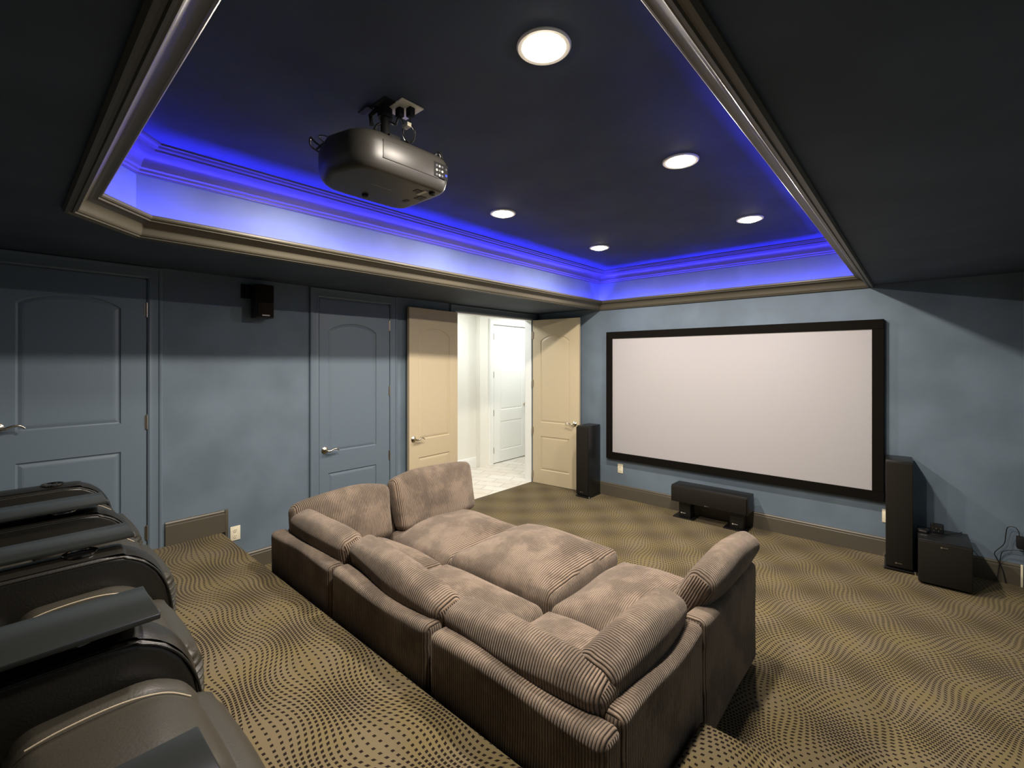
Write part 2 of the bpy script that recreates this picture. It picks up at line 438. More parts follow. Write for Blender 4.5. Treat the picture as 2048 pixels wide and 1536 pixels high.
# ------------------------------------------------------------------ doors
def panel_outline(x0, x1, z0, z1, arch):
    if not arch: return [(x0, z0), (x1, z0), (x1, z1), (x0, z1)]
    p = [(x0, z0), (x1, z0)]; n = 14
    for i in range(n+1):
        t = i/n; p.append((x1 + (x0-x1)*t, z1 + arch*(1-(2*t-1)**2)**.8))
    return p
PROF = [(0, 0), (.005, .007), (.012, .009), (.030, .004), (.040, .003)]
def door(name, wd, ht, m1, m2, panels, th=.036):
    """local: hinge edge at x=0, width +x, thickness y from -th/2 to th/2; m1 on the +y face"""
    V = []; F = []; FM = []
    bmx = bmesh.new()
    for side in (1, -1):
        y = side*th/2
        mi = 0 if side == 1 else 1
        edges = []
        def ring(pts, yy):
            vs = [bmx.verts.new((p[0], yy, p[1])) for p in pts]
            return vs
        out = ring([(0, 0), (wd, 0), (wd, ht), (0, ht)], y)
        es = [bmx.edges.new((out[i], out[(i+1) % 4])) for i in range(4)]
        for pl in panels:
            pts = panel_outline(*pl); prev = ring(pts, y); n = len(pts)
            es += [bmx.edges.new((prev[i], prev[(i+1) % n])) for i in range(n)]
            for d, dep in PROF[1:]:
                cur = ring([tuple(q) for q in inset(pts, d)], y - side*dep)
                for i in range(n):
                    f = bmx.faces.new((prev[i], prev[(i+1) % n], cur[(i+1) % n], cur[i])); f.material_index = mi
                prev = cur
            f = bmx.faces.new(prev); f.material_index = mi
        r = bmesh.ops.triangle_fill(bmx, use_beauty=True, use_dissolve=False, edges=es)
        for g in r['geom']:
            if isinstance(g, bmesh.types.BMFace): g.material_index = mi
        if side == 1: o1 = out
        else: o2 = out
    for i in range(4):
        f = bmx.faces.new((o1[i], o1[(i+1) % 4], o2[(i+1) % 4], o2[i])); f.material_index = 1
    bmesh.ops.recalc_face_normals(bmx, faces=bmx.faces)
    me = bpy.data.meshes.new(name); bmx.to_mesh(me); bmx.free(); me.materials.append(m1); me.materials.append(m2)
    return link(name, me)
def lever(parent, x, z, dirx, side=1, th=.036, m=None):
    """lever handle: rosette, neck, curved lever; on the face at y = side*th/2"""
    y = side*th/2; m = m or M['chrome']
    b = MB(); mt = Matrix.Translation((x, y, z)) @ Matrix.Rotation(-side*PI/2, 4, 'X')
    b.lathe((0, 0, 0), [(.001, 0), (.033, 0), (.034, .004), (.030, .008), (.024, .010), (.020, .016), (.012, .018), (.010, .045), (.012, .052), (.001, .054)], 24, mt)
    pts = spline([(x, y+side*.048, z), (x+dirx*.030, y+side*.050, z-.006), (x+dirx*.065, y+side*.050, z+.007), (x+dirx*.100, y+side*.049, z+.008), (x+dirx*.122, y+side*.046, z-.010)], 6)
    k = len(pts); b.tube(pts, .007, 10, rad=[.011 - .006*i/k for i in range(k)])
    o = b.build('door_handle', m, parent, smooth=50); o['label'] = 'brushed nickel lever handle'
    return o
def hinge(parent, x, z, y, m=None):
    b = MB().cyl((x, y, z-.05), .008, .10, 12).cyl((x, y, z-.056), .005, .112, 10); b.box((x-.010, y-.004, z-.048), (x+.012, y+.001, z+.048))
    o = b.build('door_hinge', m or M['brass'], parent, smooth=40); return o
RZ = Matrix.Rotation
# door 1: hinge at y=.727, opening face to +x. local x -> -y, local +y face -> +x
def place(o, hx, hy, hz, ang): o.location = (hx, hy, hz); o.rotation_euler = (0, 0, ang)
d1 = struct(door('door_1', .815, 2.03, M['door_blue'], M['door_blue'], [(.146, .666, .21, .762-.005, 0), (.146, .666, .962, 1.80, .075)]), 'blue painted two-panel door behind the recliners, lever handle', 'door')
place(d1, XL-.012, D1[1]-.006, ZP+.006, -PI/2)          # local +x -> -y ; local +y -> +x
lever(d1, .745, .995, -1, 1)
for z in (1.80, .96, .13): hinge(d1, -.002, z, .020)
d2 = struct(door('door_2', .779, 2.40, M['door_blue'], M['door_blue'], [(.160, .690, .20, .695, 0), (.160, .690, .900, 2.09, .085)]), 'blue painted two-panel door between wall speaker and open double doors', 'door')
place(d2, XL-.012, D2[1]-.006, .006, -PI/2)
lever(d2, .725, .925, -1, 1)
for z in (2.18, 1.47, .77, .12): hinge(d2, -.002, z, .020)
# open leaves of the double door (cream outside face turned to the room)
PL = [(.135, .615, .20, .695, 0), (.135, .615, .900, 2.09, .085)]
d3 = struct(door('door_3', .75, 2.40, M['cream'], M['cream'], PL), 'open cream door leaf folded flat against the left wall', 'door')
# hinge on the left edge of the opening; folded back against the wall: local +x -> -y, visible face (+y local) -> +x
place(d3, XL+.028, D3[0]-.002, .006, -PI/2 + .055)
lever(d3, .690, .915, -1, 1); lever(d3, .690, .915, -1, -1)
d4 = struct(door('door_4', .772, 2.40, M['cream'], M['cream'], PL), 'open cream door leaf standing before the screen wall', 'door')
place(d4, XL+.035, D3[1]-.004, .006, math.radians(5.5))   # local +x -> +x ; visible face is -y
lever(d4, .700, .915, -1, -1); lever(d4, .700, .915, -1, 1)
for z in (2.18, 1.47, .77, .12): hinge(d4, .0, z, -.022)

# ------------------------------------------------------------------ the hall behind the double door
HX, HC = -5.56, 2.75
struct(MB().box((HX-2.2, 3.0, -.1), (XL, 8.2, -.0)).build('floor_hall', M['tile']))
HD = (5.715, 6.69, 0, 2.44)
wall_with_holes('wall_hall', 'x', HX, -.12, 5.50, 8.2, 0, HC, [HD], M['hallwall'])
struct(MB().box((HX-.22, 3.0, 0), (HX-.10, 5.50, HC)).build('wall_hall', M['hallwall']))
struct(MB().box((HX-2.2, 2.88, 0), (XL-.12, 3.0, HC)).build('wall_hall', M['hallwall']))
struct(MB().box((HX-2.2, 8.2, 0), (XL, 8.32, HC)).build('wall_hall', M['hallwall']))
struct(MB().box((XL-.135, 3.0, 0), (XL-.1205, D3[0], HC)).box((XL-.135, D3[1], 0), (XL-.1205, 8.2, HC)).box((XL-.135, D3[0], 2.42), (XL-.1205, D3[1], HC)).build('wall_hall', M['hallwall']))
struct(MB().box((HX-2.2, 2.88, HC), (XL, 8.32, HC+.1)).build('ceiling_hall', M['white']))
baseboard('baseboard_hall', (HX-.10, 3.0), (HX-.10, 5.50), (1, 0), 0, .17, M['white'])
struct(MB().box((HX-.10, 5.40, 0), (HX+.004, 5.51, HC)).build('wall_hall', M['hallwall']))
casing('trim_12', HD[0], HD[1], 0, 2.44, .10, M['white'], x=HX)
d5 = struct(door('door_5', .95, 2.42, M['white'], M['white'], [(.195, .80, .20, .72, 0), (.195, .80, .92, 2.08, .085)]), 'white two-panel door with dark hinges in the bright hall', 'door')
place(d5, HX-.026, HD[0]+.016, .012, PI/2 + .03)          # local +x -> +y, face -y local -> +x
lever(d5, .875, .98, -1, -1)
for z in (2.22, 1.55, .88, .22): hinge(d5, .002, z, -.022)
hl = empty('hall_ceiling_light', (-4.98, 4.6, HC), 0, 'flush round ceiling light of the bright hall', 'ceiling light')
MB().lathe((0, 0, 0), [(.001, -.05), (.12, -.045), (.16, -.02), (.165, 0)], 32).build('diffuser', M['halllamp'], hl, 60)
MB().cyl((0, 0, -.012), .18, .012, 32).build('rim', M['chrome'], hl, 40)
area('hall_light', (-4.98, 4.6, HC-.06), .3, HALL_W, (.95, .98, 1))
hl2 = clone(hl); hl2.location = (-4.98, 6.4, HC); hl2['label'] = 'second flush round light further along the hall ceiling'
area('hall_light', (-4.98, 6.4, HC-.06), .3, HALL_W, (.95, .98, 1))

# ------------------------------------------------------------------ downlights
def downlight():
    r = empty('downlight', (0, 0, 0))
    MB().lathe((0, 0, 0), [(.103, 0), (.103, -.004), (.098, -.009), (.084, -.008), (.078, .0), (.078, .004)], 40).build('trim_ring', M['ring'], r, 40)
    b = MB(); prof = [(.076*math.sin(a), .002 - .032*math.cos(a)) for a in [PI/2*k/8 for k in range(9)]]; prof[0] = (.0005, prof[0][1])
    b.lathe((0, 0, 0), prof, 24).build('bulb', M['bulb'], r, 60)
    return r
dl = downlight()
LL = {(0, 0): 'large bright recessed ceiling light at the top, right of the projector', (0, 1): 'recessed ceiling light in the middle of the right-hand row',
      (0, 2): 'recessed ceiling light of the right-hand row nearest the screen', (1, 0): 'recessed ceiling light above and behind the projector',
      (1, 1): 'recessed ceiling light just beyond the projector in the left-hand row', (1, 2): 'smallest recessed ceiling light, left-hand row nearest the screen'}
for i, (x, y) in enumerate(LIGHTS):
    o = dl if i == 0 else clone(dl)
    o.location = (x, y, ZT); tag(o, LL[(i//3, i % 3)], 'ceiling light', 'recessed lights in the tray ceiling')
    area('downlight_lamp', (x, y, ZT-.034), .11, LAMP_W, (1, .90, .78))

# ------------------------------------------------------------------ projection screen
SX0, SX1, SZ0, SZ1 = -3.128, -.246, .510, 2.187
t = empty('projection_screen', ((SX0+SX1)/2, YS, SZ0), 0, 'large white projection screen in a wide black velvet frame', 'projection screen')
hx = (SX1-SX0)/2; hz = SZ1-SZ0; fw = .088
fr = MB()
for a, b_ in (((-hx, -.055, 0), (hx, -.004, fw)), ((-hx, -.055, hz-fw), (hx, -.004, hz)), ((-hx, -.055, fw), (-hx+fw, -.004, hz-fw)), ((hx-fw, -.055, fw), (hx, -.004, hz-fw))): fr.box(a, b_)
fr.build('frame', M['velvet'], t, bevel=.003, seg=1)
MB().box((-hx+fw-.002, -.040, fw-.002), (hx-fw+.002, -.030, hz-fw+.002)).build('screen_fabric', M['screen'], t)

# ------------------------------------------------------------------ speakers
def badge(parent, x, y, z, wd=.022, m=None):
    b = MB().cyl((x-wd*.5, y, z), wd*.16, .001, 10, axis='y')
    for i in range(6): b.box((x-wd*.28+i*wd*.13, y, z-wd*.07), (x-wd*.20+i*wd*.13, y+.001, z+wd*.07))
    return b.build('maker_badge', m or M['silver'], parent)
def tower(loc, rz, label):
    t = empty('tower_speaker', loc, rz, label, 'speaker', 'tall floor speakers beside the screen')
    MB().box((-.09, -.130, .022), (.09, .16, .945)).build('cabinet', M['black'], t, bevel=.004)
    MB().box((-.088, -.156, .040), (.088, -.131, .930)).build('grille', M['grille'], t, bevel=.006)
    MB().box((-.100, -.150, .010), (.100, .170, .022)).build('plinth', M['black'], t, bevel=.003)
    badge(t, 0, -.158, .075, .04)
    for sx in (-1, 1):
        for sy in (-.14, .155): MB().cyl((sx*.105, sy, 0), .007, .028, 10, r2=.010).box((sx*.09-.012, sy-.008, .012), (sx*.09+.012, sy+.008, .020)).build('foot', M['silver'], t, 40)
    return t
tower((-3.325, 5.250, 0), 0, 'tall black tower speaker left of the screen, before the cream door')
tower((-.138, 5.255, 0), .03, 'tall black tower speaker right of the screen, beside the subwoofer')
t = empty('center_speaker', (-1.735, 5.27, .196), 0, 'long low black centre speaker under the screen on two stands', 'speaker')
MB().box((-.405, -.125, 0), (.405, .105, .185)).build('cabinet', M['black'], t, bevel=.006)
MB().box((-.398, -.150, .006), (.398, -.126, .176)).build('grille', M['grille'], t, bevel=.008)
badge(t, .0, -.152, .020, .035)
def stand(x, lab):
    t = empty('speaker_stand', (x, 5.27, 0), 0, lab, 'speaker stand', 'low stands under the centre speaker')
    MB().box((-.118, -.085, 0), (.118, .12, .014)).build('base_plate', M['gloss'], t, bevel=.003)
    MB().box((-.055, -.062, .014), (.075, .07, .194)).build('column', M['black'], t, bevel=.003)
    badge(t, 0, -.064, .062, .05, M['label'])
stand(-2.02, 'left of two low black stands under the centre speaker'); stand(-1.468, 'right of two low black stands under the centre speaker')
t = empty('subwoofer', (.142, 5.16, 0), .02, 'black cube subwoofer on the carpet right of the right tower speaker', 'subwoofer')
MB().box((-.158, -.185, .012), (.158, .19, .362)).build('cabinet', M['black'], t, bevel=.005)
MB().box((-.155, -.208, .020), (.155, -.186, .352)).build('grille', M['grille'], t, bevel=.008)
for sx in (-1, 1):
    for sy in (-1, 1): MB().cyl((sx*.12, sy*.14, 0), .016, .013, 12).build('foot', M['plastic2'], t, 40)
badge(t, 0, -.210, .325, .04)
# small devices on the subwoofer
t = empty('wireless_transmitter', (.105, 5.17, .362), .1, 'small upright black device with gold contacts on top of the subwoofer', 'audio device')
vs_, fs_ = rbox((.082, .030, .088), .012, 3, (2, 2, 2)); o = mesh('case', vs_, fs_, M['gloss'], t, 60); o.location = (0, 0, .050)
for i in range(4): MB().cyl((-.022+i*.014, -.0165, .034+(i % 2)*.020), .0045, .003, 8, axis='y').build('contact', M['chrome'], t, 40)
MB().box((-.036, -.022, 0), (.036, .020, .008)).build('foot', M['plastic2'], t, bevel=.002)
t = empty('small_receiver', (.018, 5.16, .362), -.1, 'small flat black puck at the left edge of the subwoofer', 'audio device')
vs_, fs_ = rbox((.075, .06, .036), .014, 3, (2, 2, 2)); o = mesh('case', vs_, fs_, M['gloss'], t, 60); o.location = (0, 0, .018)
MB().box((-.02, -.0305, .018), (.02, -.0295, .023)).build('indicator_strip', M['silver'], t)
c = MB().tube(spline([(.150, 5.19, .369), (.19, 5.25, .369), (.23, 5.28, .371), (.26, 5.34, .371), (.25, 5.385, .33), (.25, 5.39, .15), (.24, 5.385, .008)], 6), .003, 8).build('device_cable', M['cable'], None, 60)
tag(c, 'thin black cable running off the back of the subwoofer top', 'cable')
c = MB().tube(spline([(-.025, 5.405, .30), (-.027, 5.36, .22), (-.026, 5.38, .15), (-.020, 5.40, .09), (-.028, 5.35, .04), (-.028, 5.30, .008), (-.02, 5.39, .008)], 6), .0035, 8).build('speaker_cable', M['cable'], None, 60)
tag(c, 'black cable between the right tower speaker and the subwoofer', 'cable')
# wall speaker on the left wall
t = empty('surround_speaker', (XL, 1.50, 2.17), 0, 'dark bookshelf speaker hung high on the left wall by a bracket', 'speaker')
MB().box((.03, -.070, 0), (.16, .070, .285)).build('cabinet', M['black'], t, bevel=.004)
MB().box((.160, -.064, .008), (.175, .064, .277)).build('grille', M['grille'], t, bevel=.004)
MB().box((.0, -.14, .17), (.012, -.03, .29)).box((.0, -.12, .20), (.05, -.066, .26)).build('wall_bracket', M['plastic2'], t, bevel=.002)
MB().box((.1755, -.03, .016), (.1765, .03, .026)).build('maker_badge', M['label'], t)

# ------------------------------------------------------------------ outlets
def outlet(loc, rz, label):
    t = empty('wall_outlet', loc, rz, label, 'outlet', 'wall outlets')
    MB().box((-.038, -.006, -.060), (.038, 0, .060)).build('cover_plate', M['plate'], t, bevel=.002)
    for z in (-.024, .024):
        s = MB(); prof = [(.0005, .0), (.016, .0), (.0165, .002)]
        s.lathe((0, 0, 0), prof, 16, Matrix.Translation((0, -.0085, z)) @ RZ(-PI/2, 4, 'X'))
        o = s.build('socket', M['plate'], t, 40)
        MB().box((-.007, -.0095, z-.002), (-.005, -.008, z+.008)).box((.005, -.0095, z-.002), (.007, -.008, z+.008)).cyl((0, -.0095, z-.009), .0025, .0015, 8, axis='y').build('socket_slot', M['slot'], o)
    return t
outlet((XL+.0, 1.318, .342), PI/2, 'almond wall outlet beside the platform edge, left of the sofa')
outlet((-2.945, YS, .385), 0, 'almond wall outlet under the left end of the screen')
outlet((-.225, YS, .372), 0, 'almond wall outlet half hidden behind the right tower speaker')
# power adapter and its cords on the right wall by the corner
t = empty('power_adapter', (XR, 5.37, .34), 0, 'black plug-in power adapter with a looped cord at the right edge', 'power adapter')
MB().box((-.045, -.032, -.02), (-.001, .032, .070)).build('adapter_body', M['plastic2'], t, bevel=.005)
MB().tube(spline([(-.03, .0, .065), (-.032, .0, .10), (-.05, .01, .135), (-.09, .02, .125), (-.10, .03, .06), (-.11, .035, -.02), (-.16, .04, -.10), (-.15, .045, -.15), (-.12, .047, -.22), (-.10, .04, -.332)], 7), .0032, 8).build('power_cord', M['cable'], t, 60)
MB().tube(spline([(-.005, .01, -.045), (-.04, .02, -.047), (-.08, .03, -.06), (-.12, .04, -.09), (-.13, .045, -.16), (-.14, .04, -.24), (-.15, .03, -.333)], 7), .0032, 8).build('power_cord', M['cable'], t, 60)

# ------------------------------------------------------------------ projector
t = empty('projector', (-1.965, 1.27, 2.64), .0, 'black home theatre projector hanging upside down under the tray ceiling', 'projector')
def plan(hx, hy, back=.10, n=44):
    """rounded body outline, the rear (-y) side bowed"""
    p = []
    for i in range(n):
        a = 2*PI*i/n; c, s = math.cos(a), math.sin(a); e = .25
        x = hx*math.copysign(abs(c)**e, c); y = hy*math.copysign(abs(s)**e, s)
        y -= back*(1-(x/hx)**2)*(.5 - .5*y/hy)*.8; p.append((x, y))
    return p
prof = [(.84, .0), (.895, .003), (.935, .011), (.968, .026), (.990, .046), (1.0, .066), (1.0, .118), (.985, .148), (.94, .166), (.86, .174)]
P0 = plan(.215, .235); vs = []; fs = []; n = len(P0)
for k, (s_, z) in enumerate(prof): vs += [(x*s_, y*(s_*.9+.1), z) for x, y in P0]
for k in range(len(prof)-1): fs += [(k*n+i, k*n+(i+1) % n, (k+1)*n+(i+1) % n, (k+1)*n+i) for i in range(n)]
fs += [tuple(range(n)), tuple(range((len(prof)-1)*n, len(prof)*n))]
mesh('casing', vs, fs, M['plastic'], t, 45)
MB().box((.2085, -.16, .050), (.2165, .15, .135)).build('side_panel', M['plastic'], t, bevel=.004)
pp = MB().box((.2125, .120, .055), (.2180, .205, .128)).build('port_panel', M['plastic2'], t, bevel=.002)
for i in range(3):
    for k in range(3):
        MB().cyl((.218, .135+.017*i, .066+.022*k), .0058, .002, 10, axis='x').build('port', M['label'] if (i+k) % 2 else M['silver'], pp, 40)
MB().cyl((.218, .193, .075), .007, .002, 12, axis='x').build('port', M['blueled'], pp, 40)
MB().cyl((.218, .193, .105), .005, .002, 12, axis='x').build('port', M['silver'], pp, 40)
MB().lathe((0, 0, 0), [(.001, .02), (.05, .02), (.052, 0), (.062, 0), (.062, -.02)], 28, Matrix.Translation((.06, .235, .09)) @ RZ(-PI/2, 4, 'X')).build('lens_ring', M['gloss'], t, 40)
for a_, b_ in (((.10, .08), (.135, .112)), ((.02, .145), (.075, .185)), ((-.06, .13), (-.025, .15))):
    MB().box((a_[0], a_[1], -.002), (b_[0], b_[1], .002)).build('bottom_vent', M['slot'], t)
MB().box((.080, .115, -.003), (.150, .135, .001)).build('rating_label', M['label'], t)
for x, y in ((-.12, -.05), (.15, .16)):
    MB().cyl((x, y, -.010), .014, .014, 14, r2=.018).build('adjusting_foot', M['plastic2'], t, 40)
b = MB()
for i in range(10): b.box((-.055+i*.011, -.0015, -.0012), (-.048+i*.011, .0015, .0006), Matrix.Translation((.03, -.05, 0)) @ RZ(PI/2, 4, 'Z'))
b.build('maker_name', M['label'], t)
# mount
t = empty('projector_mount', (-1.875, 1.20, ZT), 0, 'black ceiling mount and pole holding up the projector', 'projector mount')
MB().box((-.085, -.055, -.006), (.085, .055, 0)).build('ceiling_plate', M['plastic2'], t, bevel=.002)
MB().cyl((0, 0, -.155), .022, .15, 20).cyl((0, 0, -.05), .034, .045, 20).build('pole', M['plastic2'], t, 40)
for sx, sy in ((-1, -1), (-1, 1), (1, -1), (1, 1)):
    MB().tube([(0, 0, -.150), (sx*.05, sy*.05, -.155), (sx*.11-.05, sy*.12+.03, -.162), (sx*.12-.05, sy*.13+.03, -.166)], .008, 8).build('mount_arm', M['plastic2'], t, 50)
MB().tube([(-.02, -.03, -.01), (-.045, -.05, -.04), (-.04, -.045, -.085)], .011, 10).box((-.11, -.075, -.014), (-.03, -.045, -.008)).build('cable_clip', M['plastic2'], t, 50)
MB().box((.0, -.03, -.170), (.085, .03, -.155)).build('tilt_bracket', M['plastic2'], t, bevel=.003)
# ceiling outlet with plugs
t = empty('ceiling_outlet', (-1.812, 1.262, ZT), .0, 'square almond outlet plate on the ceiling beside the projector mount', 'outlet')
MB().box((-.072, -.062, -.007), (.072, .062, 0)).build('cover_plate', M['plate'], t, bevel=.003)
for x, y in ((-.005, -.020), (.035, .012)): MB().box((x-.018, y-.014, -.048), (x+.018, y+.014, -.006)).build('plug', M['plastic2'], t, bevel=.004)
def cable(pts, lab, r=.0035, m=None, name='projector_cable'):
    o = MB().tube(spline(pts, 8), r, 8).build(name, m or M['cable'], None, 60); tag(o, lab, 'cable'); return o
cable([(-1.83, 1.242, 2.945), (-1.84, 1.235, 2.915), (-1.862, 1.215, 2.925), (-1.885, 1.165, 2.90), (-1.905, 1.155, 2.86), (-1.93, 1.12, 2.835), (-2.00, 1.06, 2.825), (-2.06, 1.01, 2.82), (-2.12, .99, 2.80)], 'black cable bundle running down the mount pole to the projector back', .006)
cable([(-1.777, 1.274, 2.945), (-1.775, 1.275, 2.91), (-1.760, 1.285, 2.875), (-1.775, 1.29, 2.84), (-1.80, 1.275, 2.822), (-1.83, 1.25, 2.818)], 'right strand of the hanging cable loop under the ceiling outlet', .004)
cable([(-1.817, 1.242, 2.945), (-1.805, 1.255, 2.91), (-1.815, 1.26, 2.87), (-1.800, 1.268, 2.835), (-1.785, 1.272, 2.822)], 'left strand of the hanging cable loop under the ceiling outlet', .004)
o = MB().box((-1.812, 1.252, 2.893), (-1.770, 1.276, 2.912)).build('cable_tag', M['plate'], None, bevel=.002); tag(o, 'small pale paper tag wrapped round the two hanging cables', 'cable tag')
cable([(-2.10, 1.02, 2.80), (-2.13, .985, 2.835), (-2.155, .975, 2.86), (-2.172, .985, 2.83), (-2.150, 1.03, 2.800)], 'coiled cable loop standing up behind the projector left end', .0045)
cable([(-2.02, 1.06, 2.818), (-2.05, 1.00, 2.842), (-2.09, .985, 2.846), (-2.08, 1.03, 2.812)], 'second thin cable arching behind the projector left end', .003)
MBp = MB().tube(spline([(-1.80, 1.43, 2.812), (-1.79, 1.44, 2.835), (-1.775, 1.45, 2.830), (-1.765, 1.455, 2.80)], 6), .006, 8).build('projector_cable', M['cable'], None, 60)
tag(MBp, 'short thick plug lead bent over the projector right end', 'cable')

# ================================================================== SOFA
SC = M['cord']
def frame_x(parent, x0, x1, y0, y1, top, name='back_frame', seed=0):
    L, W = x1-x0, y1-y0
    def sag(p, s):
        if p.z > 0: p = Vector((p.x, p.y, p.z + .010*math.sin(p.x*7+seed) - .006))
        return p
    return soft(name, (L, W, top-.03), .036, SC, parent, ((x0+x1)/2, (y0+y1)/2, .03+(top-.03)/2), ribs='x', n=(14, 1, 6), fn=sag, wob=.002, seed=seed)
def frame_y(parent, x0, x1, y0, y1, top, name='side_frame', seed=0):
    def sag(p, s):
        if p.z > 0: p = Vector((p.x, p.y, p.z + .012*math.sin(p.y*8+seed) - .006))
        return p
    return soft(name, (x1-x0, y1-y0, top-.03), .036, SC, parent, ((x0+x1)/2, (y0+y1)/2, .03+(top-.03)/2), ribs='y', n=(1, 14, 6), fn=sag, wob=.002, seed=seed)
def seat(parent, x0, x1, y0, y1, ztop=.40, ribs='y', crown=.072, seed=1, rz=0, h=.20):
    def rim(p, s):
        # edges droop, top puffs
        e = max(abs(s[0]), abs(s[1])); p = Vector(p)
        if s[2] > 0: p.z -= .052*(max(0, e-.50)/.50)**1.7
        return p
    b = MB().box((x0+.015, y0+.015, .04), (x1-.015, y1-.015, ztop-h+.03)); o = b.build('seat_base', SC, parent, bevel=.02, seg=2)
    uvm(o, ribs)
    s = soft('seat_cushion', (x1-x0+.002, y1-y0+.002, h), .05, SC, parent, ((x0+x1)/2, (y0+y1)/2, ztop-h/2), (0, 0, rz), ribs=ribs, seg=5, n=(12, 12, 2), crown=(.0, .0, crown), fn=rim, wob=.005, seed=seed)
    for sx in (-1, 1):
        for sy in (-1, 1): MB().cyl(((x0+x1)/2+sx*((x1-x0)/2-.07), (y0+y1)/2+sy*((y1-y0)/2-.07), 0), .022, .045, 12).build('leg', M['plastic2'], parent, 40)
    return s
def uvm(o, ribs='x'):
    me = o.data; uv = me.uv_layers.new(name='UVMap')
    for p in me.polygons:
        for li in p.loop_indices:
            co = me.vertices[me.loops[li].vertex_index].co
            if ribs == 'x': u = co.y if abs(p.normal.x) > .8 else co.x
            else: u = co.x if abs(p.normal.y) > .8 else co.y
            uv.data[li].uv = (u, co.z)
def pillow(parent, loc, L, H, T, rz, tilt, ribs='x', seed=0, crown=.028, roll=0):
    """back cushion: L long, T thick, H tall; leaning back by tilt about its length"""
    def sh(p, s):
        p = Vector(p)
        # top corners pulled in, ends boxed
        p.z -= .020*abs(s[0])**3*(1 if s[2] > 0 else -0.3)
        p.x += .012*s[0]*s[2]
        return p
    o = soft('back_cushion', (L, T, H), .048, SC, parent, loc, (0, 0, 0), ribs=ribs, seg=5, n=(14, 2, 6), crown=(.012, crown, .03), fn=sh, wob=.006, seed=seed)
    o.rotation_euler = (Matrix.Rotation(rz, 3, 'Z') @ Matrix.Rotation(roll, 3, 'Y') @ Matrix.Rotation(tilt, 3, 'X')).to_euler()
    return o
X = [-3.42, -2.52, -1.62, -.725]; Y = [1.25, 2.12, 3.0]; FT = .62
def module(x0, y0, x1, y1, label):
    return empty('sectional_sofa_module', (0, 0, 0), 0, label, 'sofa section', 'corduroy sectional sofa modules')
G = 'corduroy sectional sofa modules'
# A: rear left corner
mA = module(X[0], Y[0], X[1], Y[1], 'brown corduroy corner sofa section at the far left, nearest the platform')
frame_x(mA, X[0], X[1]-.03, Y[0]+.01, Y[0]+.12, FT, seed=1)
frame_y(mA, X[0], X[0]+.11, Y[0]+.12, Y[1]-.005, FT, seed=2)
seat(mA, X[0]+.11, X[1]-.005, Y[0]+.12, Y[1]-.005, .40, 'x', seed=3)
pillow(mA, (-2.925, 1.435, .575), .73, .36, .155, 0, math.radians(14), seed=5)
pillow(mA, (-3.262, 1.735, .592), .75, .42, .15, -PI/2, math.radians(15), seed=6)
# B: rear middle
mB = module(X[1], Y[0], X[2], Y[1], 'armless brown corduroy sofa section in the middle of the rear row')
frame_x(mB, X[1]+.01, X[2]-.01, Y[0], Y[0]+.11, FT, seed=4)
seat(mB, X[1]+.005, X[2]-.005, Y[0]+.11, Y[1]-.005, .41, 'y', seed=7)
pillow(mB, (-2.08, 1.44, .568), .86, .34, .165, -.05, math.radians(15), seed=8, roll=.07)
# C: rear right corner
mC = module(X[2], Y[0], X[3], Y[1], 'brown corduroy corner sofa section nearest the camera and the step')
frame_x(mC, X[2]+.01, X[3], Y[0]-.005, Y[0]+.11, FT, seed=9)
frame_y(mC, X[3]-.11, X[3], Y[0]+.11, Y[1]-.005, FT, seed=10)
seat(mC, X[2]+.005, X[3]-.11, Y[0]+.11, Y[1]-.005, .41, 'x', seed=11)
pillow(mC, (-1.205, 1.43, .545), .80, .33, .165, 0, math.radians(15), seed=12)
pillow(mC, (-.895, 1.76, .570), .69, .35, .165, PI/2, math.radians(14), seed=13)
# D: front left
mD = module(X[0], Y[1], X[1], Y[2], 'brown corduroy chaise sofa section on the left, tall cushion toward the doors')
frame_y(mD, X[0], X[0]+.11, Y[1]+.005, Y[2], FT, seed=14)
seat(mD, X[0]+.11, X[1]-.005, Y[1]+.005, Y[2], .41, 'x', seed=15)
pillow(mD, (-3.265, 2.60, .605), .85, .45, .15, -PI/2, math.radians(17), seed=16)
# E: ottoman
mE = empty('ottoman', (0, 0, 0), 0, 'puffy brown corduroy ottoman in the middle of the sofa pit', 'ottoman')
seat(mE, X[1]+.01, X[2]-.01, Y[1]+.015, Y[2]+.0, .465, 'x', crown=.085, seed=18, rz=.02, h=.24)
# F: front right
mF = module(X[2], Y[1], X[3], Y[2], 'brown corduroy sofa section at the front right, cushion leaning over its side')
frame_y(mF, X[3]-.11, X[3]+.0, Y[1]+.005, Y[2], FT, seed=19)
seat(mF, X[2]+.005, X[3]-.11, Y[1]+.005, Y[2]-.01, .41, 'x', seed=20)
pillow(mF, (-.850, 2.64, .60), .74, .38, .14, PI/2-.04, math.radians(27), seed=21)

